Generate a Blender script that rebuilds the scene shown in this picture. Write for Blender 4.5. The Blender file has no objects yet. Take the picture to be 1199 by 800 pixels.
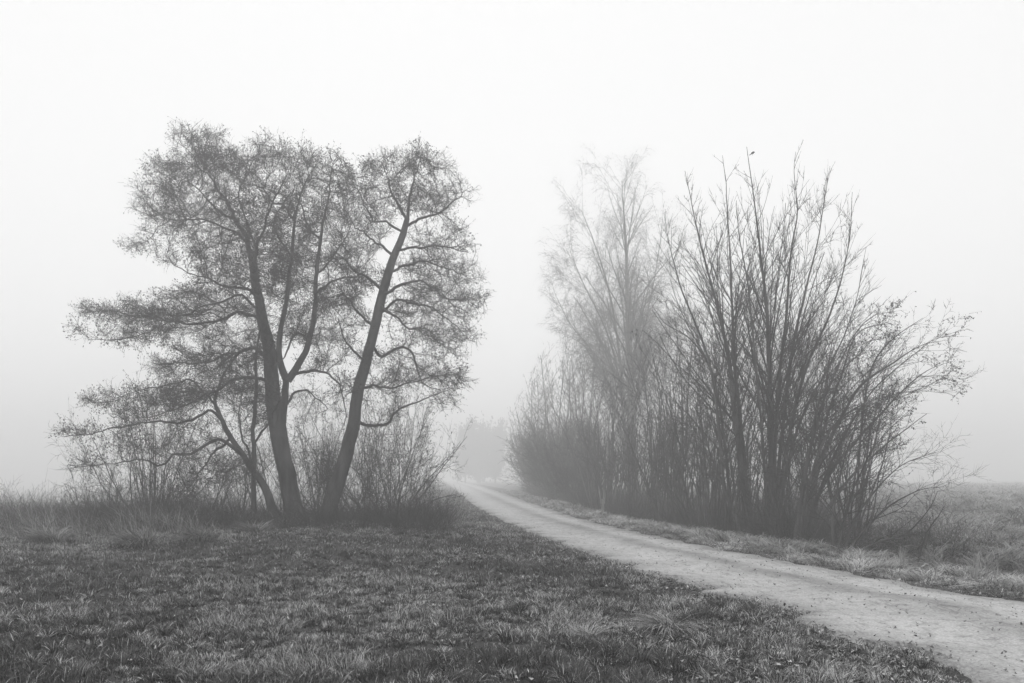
import bpy, math, random
import numpy as np
from mathutils import Vector

PI = math.pi
F, HX, HY, H = 932.6, 599.5, 560.0, 1.6          # focal length in photo pixels, horizon, eye height

scene = bpy.context.scene
COL = scene.collection
RS = np.random.RandomState

def W(px, py, y):
    """world point seen at photo pixel (px,py) at distance y"""
    return ((px - HX) * y / F, y, H - (py - HY) * y / F)

# ------------------------------------------------------------------ noise
def _hash(i, j, s):
    h = (i * 374761393 + j * 668265263 + s * 1442695041) & 0xFFFFFFFF
    h = ((h ^ (h >> 13)) * 1274126177) & 0xFFFFFFFF
    return ((h ^ (h >> 16)) & 0xFFFFFF) / float(0xFFFFFF)

def vnoise(x, y, s=0):
    x = np.asarray(x, float); y = np.asarray(y, float)
    xi = np.floor(x).astype(np.int64); yi = np.floor(y).astype(np.int64)
    fx = x - xi; fy = y - yi
    fx = fx * fx * (3 - 2 * fx); fy = fy * fy * (3 - 2 * fy)
    a = _hash(xi, yi, s); b = _hash(xi + 1, yi, s); c = _hash(xi, yi + 1, s); d = _hash(xi + 1, yi + 1, s)
    return (a * (1 - fx) + b * fx) * (1 - fy) + (c * (1 - fx) + d * fx) * fy

def fbm(x, y, s=0, o=4):
    t = 0; a = 1; n = 0
    for k in range(o):
        t = t + a * vnoise(np.asarray(x) * 2 ** k + 17.3 * k, np.asarray(y) * 2 ** k - 9.1 * k, s + k); n += a; a *= .5
    return t / n

def sstep(a, b, x):
    t = np.clip((np.asarray(x, float) - a) / (b - a), 0, 1)
    return t * t * (3 - 2 * t)

# ------------------------------------------------------------------ terrain
LY = [-12, 0, 6.3, 8.3, 9.75, 11.9, 14.9, 21, 26.2, 43.8, 75, 150, 300, 620]
LX = [6.0, 4.3, 3.66, 3.42, 3.12, 2.66, 2.05, 1.05, .2, -1.9, -4.7, -11.5, -25, -54]
RY = [-12, 0, 10.1, 11.65, 13.3, 15.4, 20.4, 26.2, 32.4, 48, 80, 150, 300, 620]
RX = [10.0, 8.1, 6.6, 6.15, 5.7, 5.15, 4.2, 3.25, 2.5, 1.4, -.6, -5.6, -18, -45]
def road_l(y): return np.interp(y, LY, LX)
def road_r(y): return np.interp(y, RY, RX)

def edge_l(y): return road_l(y) + (fbm(np.asarray(y, float) * 1.9, 0 * np.asarray(y, float) + 4, 41, 6) - .5) * .95
def edge_r(y): return road_r(y) + (fbm(np.asarray(y, float) * 1.7, 0 * np.asarray(y, float) + 9, 43, 6) - .5) * .7

def ground_z(x, y):
    x = np.asarray(x, float); y = np.asarray(y, float)
    dl = road_l(y) - x; dr = x - road_r(y)
    d = np.maximum(dl, dr)
    m = sstep(0.0, 1.6, d)
    z = -.03 * (1 - sstep(0, .35, d)) + 0.02 * m
    z = z + m * ((fbm(x * 1.1, y * 1.1, 3, 4) - .5) * .13 + (fbm(x * .16, y * .16, 8, 2) - .5) * .25)
    # left: a low bank under the alders, the land falls away behind it
    z = z + sstep(1.5, 6, dl) * .12 * np.exp(-((y - 22) / 6.) ** 2)
    z = z - sstep(29, 46, y) * sstep(2.5, 12, dl) * 3.6
    # right: a shallow ditch behind the verge, then rough field with hummocks
    z = z - .5 * np.exp(-((dr - 3.6) / 1.0) ** 2) * sstep(1.0, 2.4, dr)
    f = sstep(4.5, 8, dr)
    z = z + f * ((fbm(x * .8, y * .8, 21, 3) - .5) * .45 + (vnoise(x * .05, y * .05, 31) - .5) * .2)
    return z

# ------------------------------------------------------------------ materials (the photograph is black and white)
def mat(name, lo, hi, scale=8, rough=.9, bump=.0, bscale=40, attr=False, detail=6, extra=None, spec=.2, stretch=(1, 1, 1)):
    m = bpy.data.materials.new(name); m.use_nodes = True
    nt = m.node_tree; N = nt.nodes; L = nt.links
    b = N['Principled BSDF']; b.inputs['Roughness'].default_value = rough
    b.inputs['Specular IOR Level'].default_value = spec
    tc = N.new('ShaderNodeTexCoord')
    mp = N.new('ShaderNodeMapping'); mp.inputs['Scale'].default_value = stretch
    L.new(tc.outputs['Object'], mp.inputs['Vector'])
    nz = N.new('ShaderNodeTexNoise'); nz.inputs['Scale'].default_value = scale; nz.inputs['Detail'].default_value = detail
    L.new(mp.outputs['Vector'], nz.inputs['Vector'])
    r = N.new('ShaderNodeMapRange'); r.inputs['From Min'].default_value = .3; r.inputs['From Max'].default_value = .7
    r.inputs['To Min'].default_value = lo; r.inputs['To Max'].default_value = hi
    L.new(nz.outputs['Fac'], r.inputs['Value'])
    out = r.outputs['Result']
    if attr:
        at = N.new('ShaderNodeAttribute'); at.attribute_name = 'tone'
        mu = N.new('ShaderNodeMath'); mu.operation = 'MULTIPLY'
        L.new(out, mu.inputs[0]); L.new(at.outputs['Fac'], mu.inputs[1]); out = mu.outputs[0]
    if extra: out = extra(nt, out, tc)
    L.new(out, b.inputs['Base Color'])
    if bump:
        n2 = N.new('ShaderNodeTexNoise'); n2.inputs['Scale'].default_value = bscale; n2.inputs['Detail'].default_value = 8
        L.new(mp.outputs['Vector'], n2.inputs['Vector'])
        bp = N.new('ShaderNodeBump'); bp.inputs['Strength'].default_value = bump; bp.inputs['Distance'].default_value = .03
        L.new(n2.outputs['Fac'], bp.inputs['Height']); L.new(bp.outputs['Normal'], b.inputs['Normal'])
    return m

M = {}
M['bark'] = mat('dark_bark', .02, .12, 3.5, bump=1, bscale=12, stretch=(1, 1, .25))
M['stem'] = mat('smooth_stem_bark', .04, .15, 1.6, bump=.4, bscale=14, stretch=(1, 1, .3))
M['birch'] = mat('birch_bark', .06, .22, 3, bump=.3, bscale=10, stretch=(1, 1, 3))
M['twig'] = mat('twig_bark', .035, .07, 4)
M['paletwig'] = mat('pale_twig_bark', .06, .12, 4)
M['leaf'] = mat('dead_leaf', .03, .08, 5)
M['soil'] = mat('meadow_soil', .02, .08, 14, bump=1, bscale=25)
M['grass'] = mat('meadow_grass', .8, 1.2, 1.2, attr=True, rough=.75)
M['drygrass'] = mat('dry_grass', .8, 1.2, 1.2, attr=True, rough=.8)
M['fallen'] = mat('fallen_leaf', .8, 1.2, 9, attr=True, rough=.6)
M['wood'] = mat('weathered_wood', .14, .42, 7, bump=.5, bscale=20, stretch=(1, 1, .2))
M['stone'] = mat('gravel_stone', .22, .5, 3)
M['feather'] = mat('feather', .03, .05, 20)

def road_extra(nt, out, tc):
    N = nt.nodes; L = nt.links
    at = N.new('ShaderNodeAttribute'); at.attribute_name = 'tone'
    # fine grit
    n3 = N.new('ShaderNodeTexNoise'); n3.inputs['Scale'].default_value = 38; n3.inputs['Detail'].default_value = 5
    L.new(tc.outputs['Object'], n3.inputs['Vector'])
    r = N.new('ShaderNodeMapRange'); r.inputs['From Min'].default_value = .3; r.inputs['From Max'].default_value = .7
    r.inputs['To Min'].default_value = .72; r.inputs['To Max'].default_value = 1.2
    L.new(n3.outputs['Fac'], r.inputs['Value'])
    # streaks of dark damp debris that run along the way
    mp = N.new('ShaderNodeMapping'); mp.inputs['Rotation'].default_value = (0, 0, math.radians(-12)); mp.inputs['Scale'].default_value = (7, 1.6, 1)
    L.new(tc.outputs['Object'], mp.inputs['Vector'])
    n4 = N.new('ShaderNodeTexNoise'); n4.inputs['Scale'].default_value = 1.3; n4.inputs['Detail'].default_value = 8; n4.inputs['Roughness'].default_value = .7
    L.new(mp.outputs['Vector'], n4.inputs['Vector'])
    r2 = N.new('ShaderNodeMapRange'); r2.inputs['From Min'].default_value = .53; r2.inputs['From Max'].default_value = .72
    r2.inputs['To Min'].default_value = 1.0; r2.inputs['To Max'].default_value = .5
    L.new(n4.outputs['Fac'], r2.inputs['Value'])
    def mul(a, b):
        m_ = N.new('ShaderNodeMath'); m_.operation = 'MULTIPLY'; L.new(a, m_.inputs[0]); L.new(b, m_.inputs[1]); return m_.outputs[0]
    n5 = N.new('ShaderNodeTexNoise'); n5.inputs['Scale'].default_value = 5.5; n5.inputs['Detail'].default_value = 9; n5.inputs['Roughness'].default_value = .75
    L.new(tc.outputs['Object'], n5.inputs['Vector'])
    r3 = N.new('ShaderNodeMapRange'); r3.inputs['From Min'].default_value = .50; r3.inputs['From Max'].default_value = .66
    r3.inputs['To Min'].default_value = 1.05; r3.inputs['To Max'].default_value = .62
    L.new(n5.outputs['Fac'], r3.inputs['Value'])
    return mul(mul(mul(mul(out, r.outputs['Result']), r2.outputs['Result']), at.outputs['Fac']), r3.outputs['Result'])
M['road'] = mat('pale_gravel', .36, .46, .9, bump=.9, bscale=26, extra=road_extra)

# ------------------------------------------------------------------ mesh building
class MB:
    def __init__(s): s.v = []; s.q = []; s.t = []; s.n = 0; s.a = []
    def add(s, v, quads=None, tris=None, tone=None):
        v = np.asarray(v, np.float32).reshape(-1, 3)
        if quads is not None and len(quads): s.q.append(np.asarray(quads, np.int64).reshape(-1, 4) + s.n)
        if tris is not None and len(tris): s.t.append(np.asarray(tris, np.int64).reshape(-1, 3) + s.n)
        s.v.append(v); s.n += len(v)
        s.a.append(np.ones(len(v), np.float32) if tone is None else np.asarray(tone, np.float32).ravel())
    def build(s, name, material, parent=None, smooth=True, tone=False):
        v = np.concatenate(s.v) if s.v else np.zeros((0, 3), np.float32)
        q = np.concatenate(s.q) if s.q else np.zeros((0, 4), np.int64)
        t = np.concatenate(s.t) if s.t else np.zeros((0, 3), np.int64)
        me = bpy.data.meshes.new(name)
        me.vertices.add(len(v)); me.vertices.foreach_set('co', v.ravel())
        nl = len(q) * 4 + len(t) * 3
        me.loops.add(nl); me.loops.foreach_set('vertex_index', np.concatenate([q.ravel(), t.ravel()]).astype(np.int32))
        me.polygons.add(len(q) + len(t))
        st = np.concatenate([np.arange(len(q)) * 4, len(q) * 4 + np.arange(len(t)) * 3]).astype(np.int32)
        me.polygons.foreach_set('loop_start', st)
        me.update(calc_edges=True)
        if smooth: me.polygons.foreach_set('use_smooth', np.ones(len(q) + len(t), bool))
        if tone:
            at = me.attributes.new('tone', 'FLOAT', 'POINT'); at.data.foreach_set('value', np.concatenate(s.a))
        me.materials.append(material)
        o = bpy.data.objects.new(name, me); COL.objects.link(o)
        if parent is not None: o.parent = parent
        return o

def tubes(mb, P, R, sides=3, close=False):
    """P (N,K,3) paths, R (N,K) radii -> tubes, all at once"""
    P = np.asarray(P, float); R = np.asarray(R, float)
    N, K, _ = P.shape
    if N == 0: return
    T = np.gradient(P, axis=1)
    T /= np.linalg.norm(T, axis=2, keepdims=True) + 1e-9
    mean = T.mean(axis=1)
    ref = np.where(np.abs(mean[:, 2:3]) > .6, np.array([[1., .15, 0]]), np.array([[0, .1, 1.]]))
    U = np.cross(T, ref[:, None, :]); U /= np.linalg.norm(U, axis=2, keepdims=True) + 1e-9
    V = np.cross(T, U)
    a = np.arange(sides) * 2 * PI / sides
    ring = U[:, :, None, :] * np.cos(a)[None, None, :, None] + V[:, :, None, :] * np.sin(a)[None, None, :, None]
    v = P[:, :, None, :] + ring * R[:, :, None, None]
    idx = np.arange(N * K * sides).reshape(N, K, sides)
    nx = np.roll(idx, -1, axis=2)
    q = np.stack([idx[:, :-1], nx[:, :-1], nx[:, 1:], idx[:, 1:]], axis=-1)
    mb.add(v, quads=q.reshape(-1, 4))

def unit(v): return v / (np.linalg.norm(v, axis=-1, keepdims=True) + 1e-9)

def grow(rng, start, d, length, r0, nseg, up=0., wig=.1, rtip=.25):
    """grow N branches at once; returns P (N,nseg+1,3), R"""
    N = len(start); d = unit(np.array(d, float)); p = np.array(start, float)
    length = np.broadcast_to(length, (N,)); r0 = np.broadcast_to(r0, (N,))
    up = np.broadcast_to(up, (N,))
    P = [p.copy()]
    for k in range(nseg):
        d = d + wig * rng.normal(size=(N, 3))
        d[:, 2] += up
        d = unit(d)
        p = p + d * (length / nseg)[:, None]
        P.append(p.copy())
    P = np.stack(P, 1)
    t = np.linspace(0, 1, nseg + 1)
    R = r0[:, None] * (1 - (1 - rtip) * t[None, :] ** .9)
    return P, R

def kids(rng, P, R, L, per, tmin=.2, tmax=1., ang=40, angv=10, lratio=.5, rratio=.6, shape=0., rmin=.002):
    """choose child origins along parents; per = number per parent (float ok / array)"""
    N, K, _ = P.shape
    per = np.broadcast_to(per, (N,))
    cnt = np.floor(per + rng.rand(N)).astype(int)
    pi = np.repeat(np.arange(N), cnt)
    if len(pi) == 0: return None
    t = tmin + (tmax - tmin) * rng.rand(len(pi))
    f = t * (K - 1); i = np.minimum(f.astype(int), K - 2); f = (f - i)[:, None]
    a = P[pi, i]; b = P[pi, i + 1]
    pos = a * (1 - f) + b * f
    tan = unit(b - a)
    rnd = rng.normal(size=(len(pi), 3)); perp = unit(rnd - tan * (rnd * tan).sum(1, keepdims=True))
    an = np.radians(ang + angv * rng.normal(size=len(pi)))[:, None]
    d = tan * np.cos(an) + perp * np.sin(an)
    L = np.broadcast_to(L, (N,))
    ln = L[pi] * lratio * (1 - shape * t) * rng.uniform(.6, 1.25, len(pi))
    r = np.maximum((R[pi, i] * (1 - f[:, 0]) + R[pi, i + 1] * f[:, 0]) * rratio, rmin)
    return pos, d, ln, r, t

def smoothpath(pts, n):
    """resample a polyline by arc length with Catmull-Rom smoothing; pts (k,m)"""
    p = np.asarray(pts, float)
    q = np.vstack([2 * p[0] - p[1], p, 2 * p[-1] - p[-2]])
    out = []
    for i in range(1, len(q) - 2):
        t = np.linspace(0, 1, 8, endpoint=False)[:, None]
        a, b, c, d = q[i - 1], q[i], q[i + 1], q[i + 2]
        out.append(.5 * ((2 * b) + (c - a) * t + (2 * a - 5 * b + 4 * c - d) * t ** 2 + (3 * b - a - 3 * c + d) * t ** 3))
    out.append(p[-1:]); o = np.vstack(out)
    s = np.concatenate([[0], np.cumsum(np.linalg.norm(np.diff(o[:, :3], axis=0), axis=1))])
    u = np.linspace(0, s[-1], n)
    return np.stack([np.interp(u, s, o[:, k]) for k in range(o.shape[1])], 1)

def limb(pts, Y0, n=None, rng=None, wob=.0):
    """pts: (px, py, width_px, dy) -> path (n,3), radii"""
    A = []
    for px, py, w, dy in pts:
        y = Y0 + dy; x, _, z = W(px, py, y)
        A.append((x, y, z, w * .5 * y / F))
    A = np.array(A)
    if n is None:
        n = max(6, int(np.linalg.norm(np.diff(A[:, :3], axis=0), axis=1).sum() / .16))
    S = smoothpath(A, n)
    if rng is not None and wob:
        k = np.linspace(0, 1, n)
        for c in range(3):
            w = np.convolve(rng.normal(size=n + 8), np.ones(3) / 3, 'same')[4:-4]
            w2 = np.cumsum(np.convolve(rng.normal(size=n + 16), np.ones(5) / 5, 'same')[8:-8]) * .35
            w2 = w2 - np.linspace(w2[0], w2[-1], n)
            S[1:, c] += (wob * (w * .7 + w2) * np.minimum(1, k * 6))[1:]
    return S[:, :3], S[:, 3]

def fat_tube(mb, P, R, sides=14, rng=None, flare=0.):
    """a thick, knotty limb"""
    P = np.asarray(P, float); K = len(P)
    T = unit(np.gradient(P, axis=0))
    ref = np.array([1., .1, 0]) if abs(T[:, 2].mean()) > .5 else np.array([0, .1, 1.])
    U = unit(np.cross(T, ref)); V = np.cross(T, U)
    a = np.arange(sides) * 2 * PI / sides
    rr = R[:, None] * np.ones((1, sides))
    if rng is not None:
        s = np.linspace(0, K * .35, K)[:, None]
        ph = rng.randint(0, 999)
        rr = rr * (.86 + .3 * fbm(np.cos(a)[None] * 1.3 + s * .6 + ph, np.sin(a)[None] * 1.3 + s * .2, ph, 3))
    if flare:
        h = np.cumsum(np.concatenate([[0], np.linalg.norm(np.diff(P, axis=0), axis=1)]))
        rr = rr * (1 + flare * np.exp(-h / .35))[:, None] * (1 + (flare * .5 * np.exp(-h / .3))[:, None] * np.sin(a * 5 + 1)[None])
    v = P[:, None, :] + (U[:, None, :] * np.cos(a)[None, :, None] + V[:, None, :] * np.sin(a)[None, :, None]) * rr[:, :, None]
    idx = np.arange(K * sides).reshape(K, sides); nx = np.roll(idx, -1, 1)
    q = np.stack([idx[:-1], nx[:-1], nx[1:], idx[1:]], -1).reshape(-1, 4)
    v = np.vstack([v.reshape(-1, 3), P[-1:] + T[-1:] * R[-1]])
    c = K * sides
    tr = np.stack([idx[-1], nx[-1], np.full(sides, c)], -1)
    mb.add(v, quads=q, tris=tr)

def colonize(rng, seeds, att, step=.2, kill=.32, infl=2.5, maxit=90, jit=.25, trop=0.):
    nodes = np.array(seeds, float); ns = len(nodes)
    parent = -np.ones(ns, int)
    nch = np.zeros(ns, int); nch[:] = 0
    att = np.array(att, float)
    near = np.zeros(len(att), int); dist = np.full(len(att), 1e9)
    def upd(base, new):
        for c in range(0, len(new), 400):
            nn = new[c:c + 400]
            D = ((att ** 2).sum(1)[:, None] + (nn ** 2).sum(1)[None] - 2 * att @ nn.T)
            j = D.argmin(1); dd = np.sqrt(np.maximum(D[np.arange(len(att)), j], 0))
            b = dd < dist; near[b] = base + c + j[b]; dist[b] = dd[b]
    upd(0, nodes)
    for it in range(maxit):
        al = dist > kill
        att = att[al]; near = near[al]; dist = dist[al]
        if len(att) < 5: break
        act = dist < infl
        if not act.any(): break
        v = unit(att[act] - nodes[near[act]])
        u, inv = np.unique(near[act], return_inverse=True)
        D = np.zeros((len(u), 3)); np.add.at(D, inv, v)
        ok = nch[u] < (2 if it else 3)
        if not ok.any(): break
        u = u[ok]; D = D[ok]
        D = unit(D) + jit * rng.normal(size=D.shape); D[:, 2] += trop
        new = nodes[u] + unit(D) * step
        nch[u] += 1
        base = len(nodes)
        nodes = np.vstack([nodes, new]); parent = np.concatenate([parent, u]); nch = np.concatenate([nch, np.zeros(len(u), int)])
        upd(base, new)
    return nodes, parent, ns

def chains(mb, nodes, parent, ns, seedR, rt=.006, expo=2.2, cap=.6, side=5):
    """turn colonised nodes into tapered tubes; returns radius and number of twigs below each node"""
    n = len(nodes)
    cnt = np.zeros(n); nch = np.zeros(n, int)
    r = np.zeros(n)
    for i in range(n - 1, ns - 1, -1):
        if cnt[i] == 0: cnt[i] = 1
        p = parent[i]
        cnt[p] += cnt[i]
    r = rt * np.maximum(cnt, 1) ** (1 / expo)
    best = -np.ones(n, int)
    for i in range(ns, n):
        p = parent[i]
        if p >= ns and (best[p] < 0 or cnt[i] > cnt[best[p]]): best[p] = i
    groups = {}
    for i in range(ns, n):
        p = parent[i]
        if p >= ns and best[p] == i: continue
        ch = [p, i]; j = i
        while best[j] >= 0: j = best[j]; ch.append(j)
        rr = r[ch].copy()
        if p < ns:
            c0 = min(rr[1] * 1.15, seedR[p] * cap); k = c0 / rr[1] if rr[1] > c0 else 1
            rr = rr * max(k, .35); rr[0] = c0
        else: rr[0] = min(rr[0], rr[1] * 1.25)
        Pn = nodes[ch].copy()
        if len(ch) > 3:
            Pn[1:-1] = .5 * Pn[1:-1] + .25 * (Pn[:-2] + Pn[2:])
        groups.setdefault(len(ch), []).append((Pn, rr))
    for k, g in groups.items():
        P = np.stack([a for a, b in g]); R = np.stack([b for a, b in g])
        tubes(mb, P, R, 5 if R.max() > .02 else 4)
    return r, cnt

def specks(mb, rng, pos, size, elong=2.5, hang=.6):
    """small curled leaf / catkin bits: one bent quad each (4 verts, folded)"""
    n = len(pos)
    d = rng.normal(size=(n, 3)); d[:, 2] -= hang; d = unit(d)
    s = np.cross(d, rng.normal(size=(n, 3))); s = unit(s)
    nn = np.cross(d, s)
    L = size * rng.uniform(.6, 1.5, n)[:, None]; w = L / elong
    v = np.stack([pos, pos + d * L * .5 + s * w * .5 + nn * w * .3, pos + d * L, pos + d * L * .5 - s * w * .5 + nn * w * .3], 1)
    mb.add(v, quads=np.arange(n * 4).reshape(n, 4))

# ------------------------------------------------------------------ tagging
def tag(o, label, cat, group=None, kind=None):
    if label: o['label'] = label
    if cat: o['category'] = cat
    if group: o['group'] = group
    if kind: o['kind'] = kind
    return o
def empty(name, loc, label, cat, group=None):
    o = bpy.data.objects.new(name, None); COL.objects.link(o); o.location = loc
    o.empty_display_size = .3
    return tag(o, label, cat, group)

def finish(root, parts):
    """meshes were built in world coordinates: move them under their root"""
    loc = Vector(root.location)
    for o in parts:
        me = o.data
        n = len(me.vertices); a = np.empty(n * 3, np.float32); me.vertices.foreach_get('co', a)
        a = a.reshape(-1, 3) - np.array(loc, np.float32); me.vertices.foreach_set('co', a.ravel()); me.update()
        o.parent = root

# ------------------------------------------------------------------ alders
def clump_points(rng, clumps, Y0, dens):
    out = []
    for c in clumps:
        px, py, rx, ry, dy = c[:5]; k = c[5] if len(c) > 5 else 1
        y = Y0 + dy; x, _, z = W(px, py, y); ax = rx * y / F; az = ry * y / F; ay = (ax + az) * .5
        n = int(dens * k * 4.19 * ax * ay * az) + 20
        p = unit(rng.normal(size=(n, 3))) * rng.rand(n, 1) ** (1 / 2.6)
        lump = fbm(p[:, 0] * 2.4 + px, p[:, 2] * 2.4 + p[:, 1] * 1.7 + py, int(px), 2)
        p = p[lump > .45]
        out.append(p * [ax, ay, az] + [x, y, z])
    return np.vstack(out)

def alder(name, label, base, Y0, limbs, clumps, seed, dens=62, twig_per=5.6, group=None, wob=.075, bits=1.0, upb=.15, flare=.5):
    rng = RS(seed)
    gz = float(ground_z(*W(base[0], base[1], Y0)[:2]))
    bx = W(base[0], base[1], Y0)[0]
    root = empty(name, (bx, Y0, gz - .02), label, 'tree', group)
    tr = MB(); seeds = []; sr = []
    for k, (pts, main) in enumerate(limbs):
        P, R = limb(pts, Y0, rng=rng, wob=wob if not main else .03)
        R = R * (.68 if main else .55)
        if main == 1: R = R * np.linspace(1, .6, len(R))
        if not main: R = R * (1 - .35 * np.linspace(0, 1, len(R)) ** 2)
        if main == 2:                      # reaches the ground
            P = np.vstack([[P[0] + (P[0] - P[3]) * [.3, .3, 0] * 0 + [0, 0, -(P[0][2] - gz) - .15]], P])
            R = np.concatenate([[R[0] * 1.15], R])
            P = smoothpath(P, len(P) + 6); R = np.interp(np.linspace(0, 1, len(P)), np.linspace(0, 1, len(R)), R)
        fat_tube(tr, P, R, 16 if main else 9, rng, flare if main == 2 else 0)
        m = np.ones(len(P), bool)
        if main: m = np.arange(len(P)) > len(P) * .35
        seeds.append(P[m]); sr.append(R[m])
    seeds = np.vstack(seeds); sr = np.concatenate(sr)
    att = clump_points(rng, clumps, Y0, dens)
    nodes, par, ns = colonize(rng, seeds, att, step=.17, kill=.25, jit=.42, maxit=120)
    cr = MB()
    r, cnt = chains(cr, nodes, par, ns, sr, rt=.0068, expo=1.95)
    # twigs on the outer nodes
    idx = np.arange(ns, len(nodes)); idx = idx[cnt[idx] <= 9]
    k = twig_per * rng.uniform(.5, 1.5, len(idx)); k = np.floor(k + rng.rand(len(idx))).astype(int)
    ti = np.repeat(idx, k)
    d0 = unit(nodes[ti] - nodes[par[ti]])
    f = rng.rand(len(ti), 1)
    pos = nodes[par[ti]] * (1 - f) + nodes[ti] * f
    d = unit(d0 * .8 + rng.normal(size=d0.shape) * .6 + [0, 0, upb])
    P, R = grow(rng, pos, d, rng.uniform(.2, .5, len(pos)), .004, 3, up=.05, wig=.2, rtip=.6)
    tubes(cr, P, R, 3)
    c = kids(rng, P, R, .34, 1.8, .2, 1, 45, 15, .55, .8, rmin=.0028)
    P2, R2 = grow(rng, c[0], c[1], c[2], .0032, 2, up=.0, wig=.3, rtip=.6)
    tubes(cr, P2, R2, 3)
    cr_o = None
    lf = MB()
    tips = np.vstack([P2[:, -1], P[:, -1], P2[:, 1]]); tips = tips[rng.rand(len(tips)) < .72 * bits]
    tips = tips[fbm(tips[:, 0] * 1.3 + tips[:, 1], tips[:, 2] * 1.3 - tips[:, 1] * .7, seed, 2) > rng.uniform(.3, .62, len(tips))]
    tips = tips + rng.normal(size=tips.shape) * .015
    specks(lf, rng, tips, .055, 2.2)
    a = tr.build('trunk', M['bark']); b = cr.build('crown', M['twig']); l = lf.build('catkin_mass', M['leaf'], smooth=False)
    l['kind'] = 'stuff'
    finish(root, [a, b, l])
    return root

YA = 25.0
alimbs = [
 # main trunk
 ([(346,604,33,0),(340,580,30,0),(330,530,29,0),(322,480,27,0),(319,440,24,0),(315,405,21,0),(306,365,18,0),(298,325,15,.1),(294,296,13,.1)], 2),
 ([(294,300,12,.1),(288,280,9,.2),(276,255,8,.4),(262,232,6,.8),(240,205,4,1.1),(222,180,3,1.3)], 0),
 ([(276,256,6,.4),(262,250,5,.1),(245,240,4,-.3),(225,215,3,-.6),(205,205,2,-.8)], 0),
 ([(290,285,6,.2),(275,272,5,.6),(250,262,4,1.0),(225,258,3.5,1.4),(195,262,2.5,1.8),(170,285,2,2.1)], 0),
 ([(296,312,8,0),(300,295,7,-.3),(310,270,6,-.6),(317,250,5,-.9),(325,225,4,-1.2),(335,205,3,-1.4)], 0),
 ([(300,292,5,-.2),(290,260,4,-.6),(283,235,3.5,-1),(290,205,3,-1.3),(300,180,2,-1.5)], 0),
 ([(304,350,7,-.1),(290,338,6,-.7),(270,335,5,-1.3),(250,325,4,-1.8),(225,318,3,-2.4),(195,300,2.4,-2.9)], 0),
 ([(309,380,8,.1),(290,368,7,.8),(262,372,6,1.4),(230,378,5,2),(190,374,4,2.5),(150,368,3,2.9),(105,360,2.2,3.2)], 0),
 ([(306,366,6,-.1),(280,345,5,-.8),(255,350,4,-1.6),(225,360,3.6,-2.2),(180,385,3,-2.8),(140,398,2.3,-3.1),(105,400,1.8,-3.2)], 0),
 ([(317,425,9,0),(300,408,8,.6),(275,415,6,1.2),(245,425,5,1.8),(215,432,4,2.4),(180,425,3,3)], 0),
 ([(320,455,8,-.1),(300,440,7,-.8),(270,445,6,-1.5),(240,462,5,-2.2),(205,478,3.6,-2.8),(165,490,2.6,-3.4)], 0),
 # second stem that leaves the trunk low down and forks
 ([(326,505,20,-.1),(333,470,18,-.25),(336,443,16,-.4)], 1),
 ([(336,446,13,-.4),(328,425,12,-.45),(325,400,10,-.5),(331,370,8.5,-.6),(337,330,8,-.7),(342,290,7,-.8),(346,258,6,-.9),(352,232,4.5,-1),(362,205,3,-1.1)], 1),
 ([(337,446,13,-.4),(348,430,12,-.4),(360,408,11,-.35),(368,375,9.5,-.3),(370,335,8.5,-.2),(374,295,7.5,-.1),(378,262,6,0),(386,228,4.5,.2),(388,195,3,.3)], 1),
 ([(346,260,5,-.9),(332,245,4.5,-.7),(318,240,4,-.3),(305,222,3,.1),(285,215,2.3,.5)], 0),
 ([(341,300,5,-.8),(325,280,4,-1.2),(318,262,4,-1.5),(330,240,3,-1.9),(345,222,2.4,-2.2)], 0),
 ([(376,280,5,-.1),(360,262,4,-.7),(352,240,3.2,-1.1),(345,215,2.2,-1.5)], 0),
 ([(371,320,5,-.2),(390,305,4,.4),(405,285,3,.9),(410,262,2.4,1.3)], 0),
 ([(369,345,5,-.2),(388,330,4.4,-.8),(412,322,3.4,-1.3),(430,318,2.4,-1.7)], 0),
 ([(362,402,6,-.3),(352,390,5,-1),(345,398,5,-1.3),(336,415,4,-1.7),(320,430,3,-2.1)], 0),
 ([(346,438,7,-.4),(362,434,6.5,-1),(380,437,5,-1.6),(396,450,4,-2.2),(405,475,3,-2.6),(402,500,2,-2.9)], 0),
 ([(331,480,6,-.2),(345,462,5,.5),(358,455,4,1.1),(370,465,3.4,1.6),(385,480,2.6,2)], 0),
]
aclumps = [
 (300,255,110,85,0,.11),(285,370,100,60,0,.12),(370,330,60,110,-.5,.11),
 (238,178,46,30,1.0),(200,208,32,28,.6),(182,238,30,28,1.4),(262,200,36,28,.2),(300,190,42,26,-.8),(340,198,38,30,-1.2),(384,208,32,34,.2),(320,178,30,16,-.4,.8),(365,190,26,20,-.5,.8),
 (215,252,42,24,.6),(178,282,26,15,2,.7),(156,292,18,9,2.3,.6),(262,248,34,26,0),(310,232,36,32,-.8),(352,240,32,34,-.9),(392,250,26,34,.6),
 (280,300,30,30,.6,.6),(245,300,30,18,1.2,.5),(215,305,28,13,-2,.7),(260,335,46,24,-1),(225,355,40,20,.4),(185,366,40,20,-.2),(145,366,38,17,2),(105,362,28,16,2.8,.9),
 (100,385,20,12,-3,.7),(135,398,30,12,-2.9,.8),(175,392,36,14,-1.6),(225,395,40,24,.9),(270,382,36,30,0),(245,425,36,24,.6),(200,432,34,18,2.2),(180,460,30,16,-2.6,.7),
 (225,465,36,20,-1.5),(275,440,34,30,-.6),(330,330,30,40,-1.2,.5),(352,300,30,36,.8,.5),(400,300,28,30,.9,.7),(395,345,30,30,-.9,.7),(345,380,24,26,-1.4,.6),
 (390,400,26,28,-1,.5),(400,460,24,34,-2.4,.5),(365,475,24,30,1.4,.4),(300,475,24,26,.5,.6)]
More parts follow.
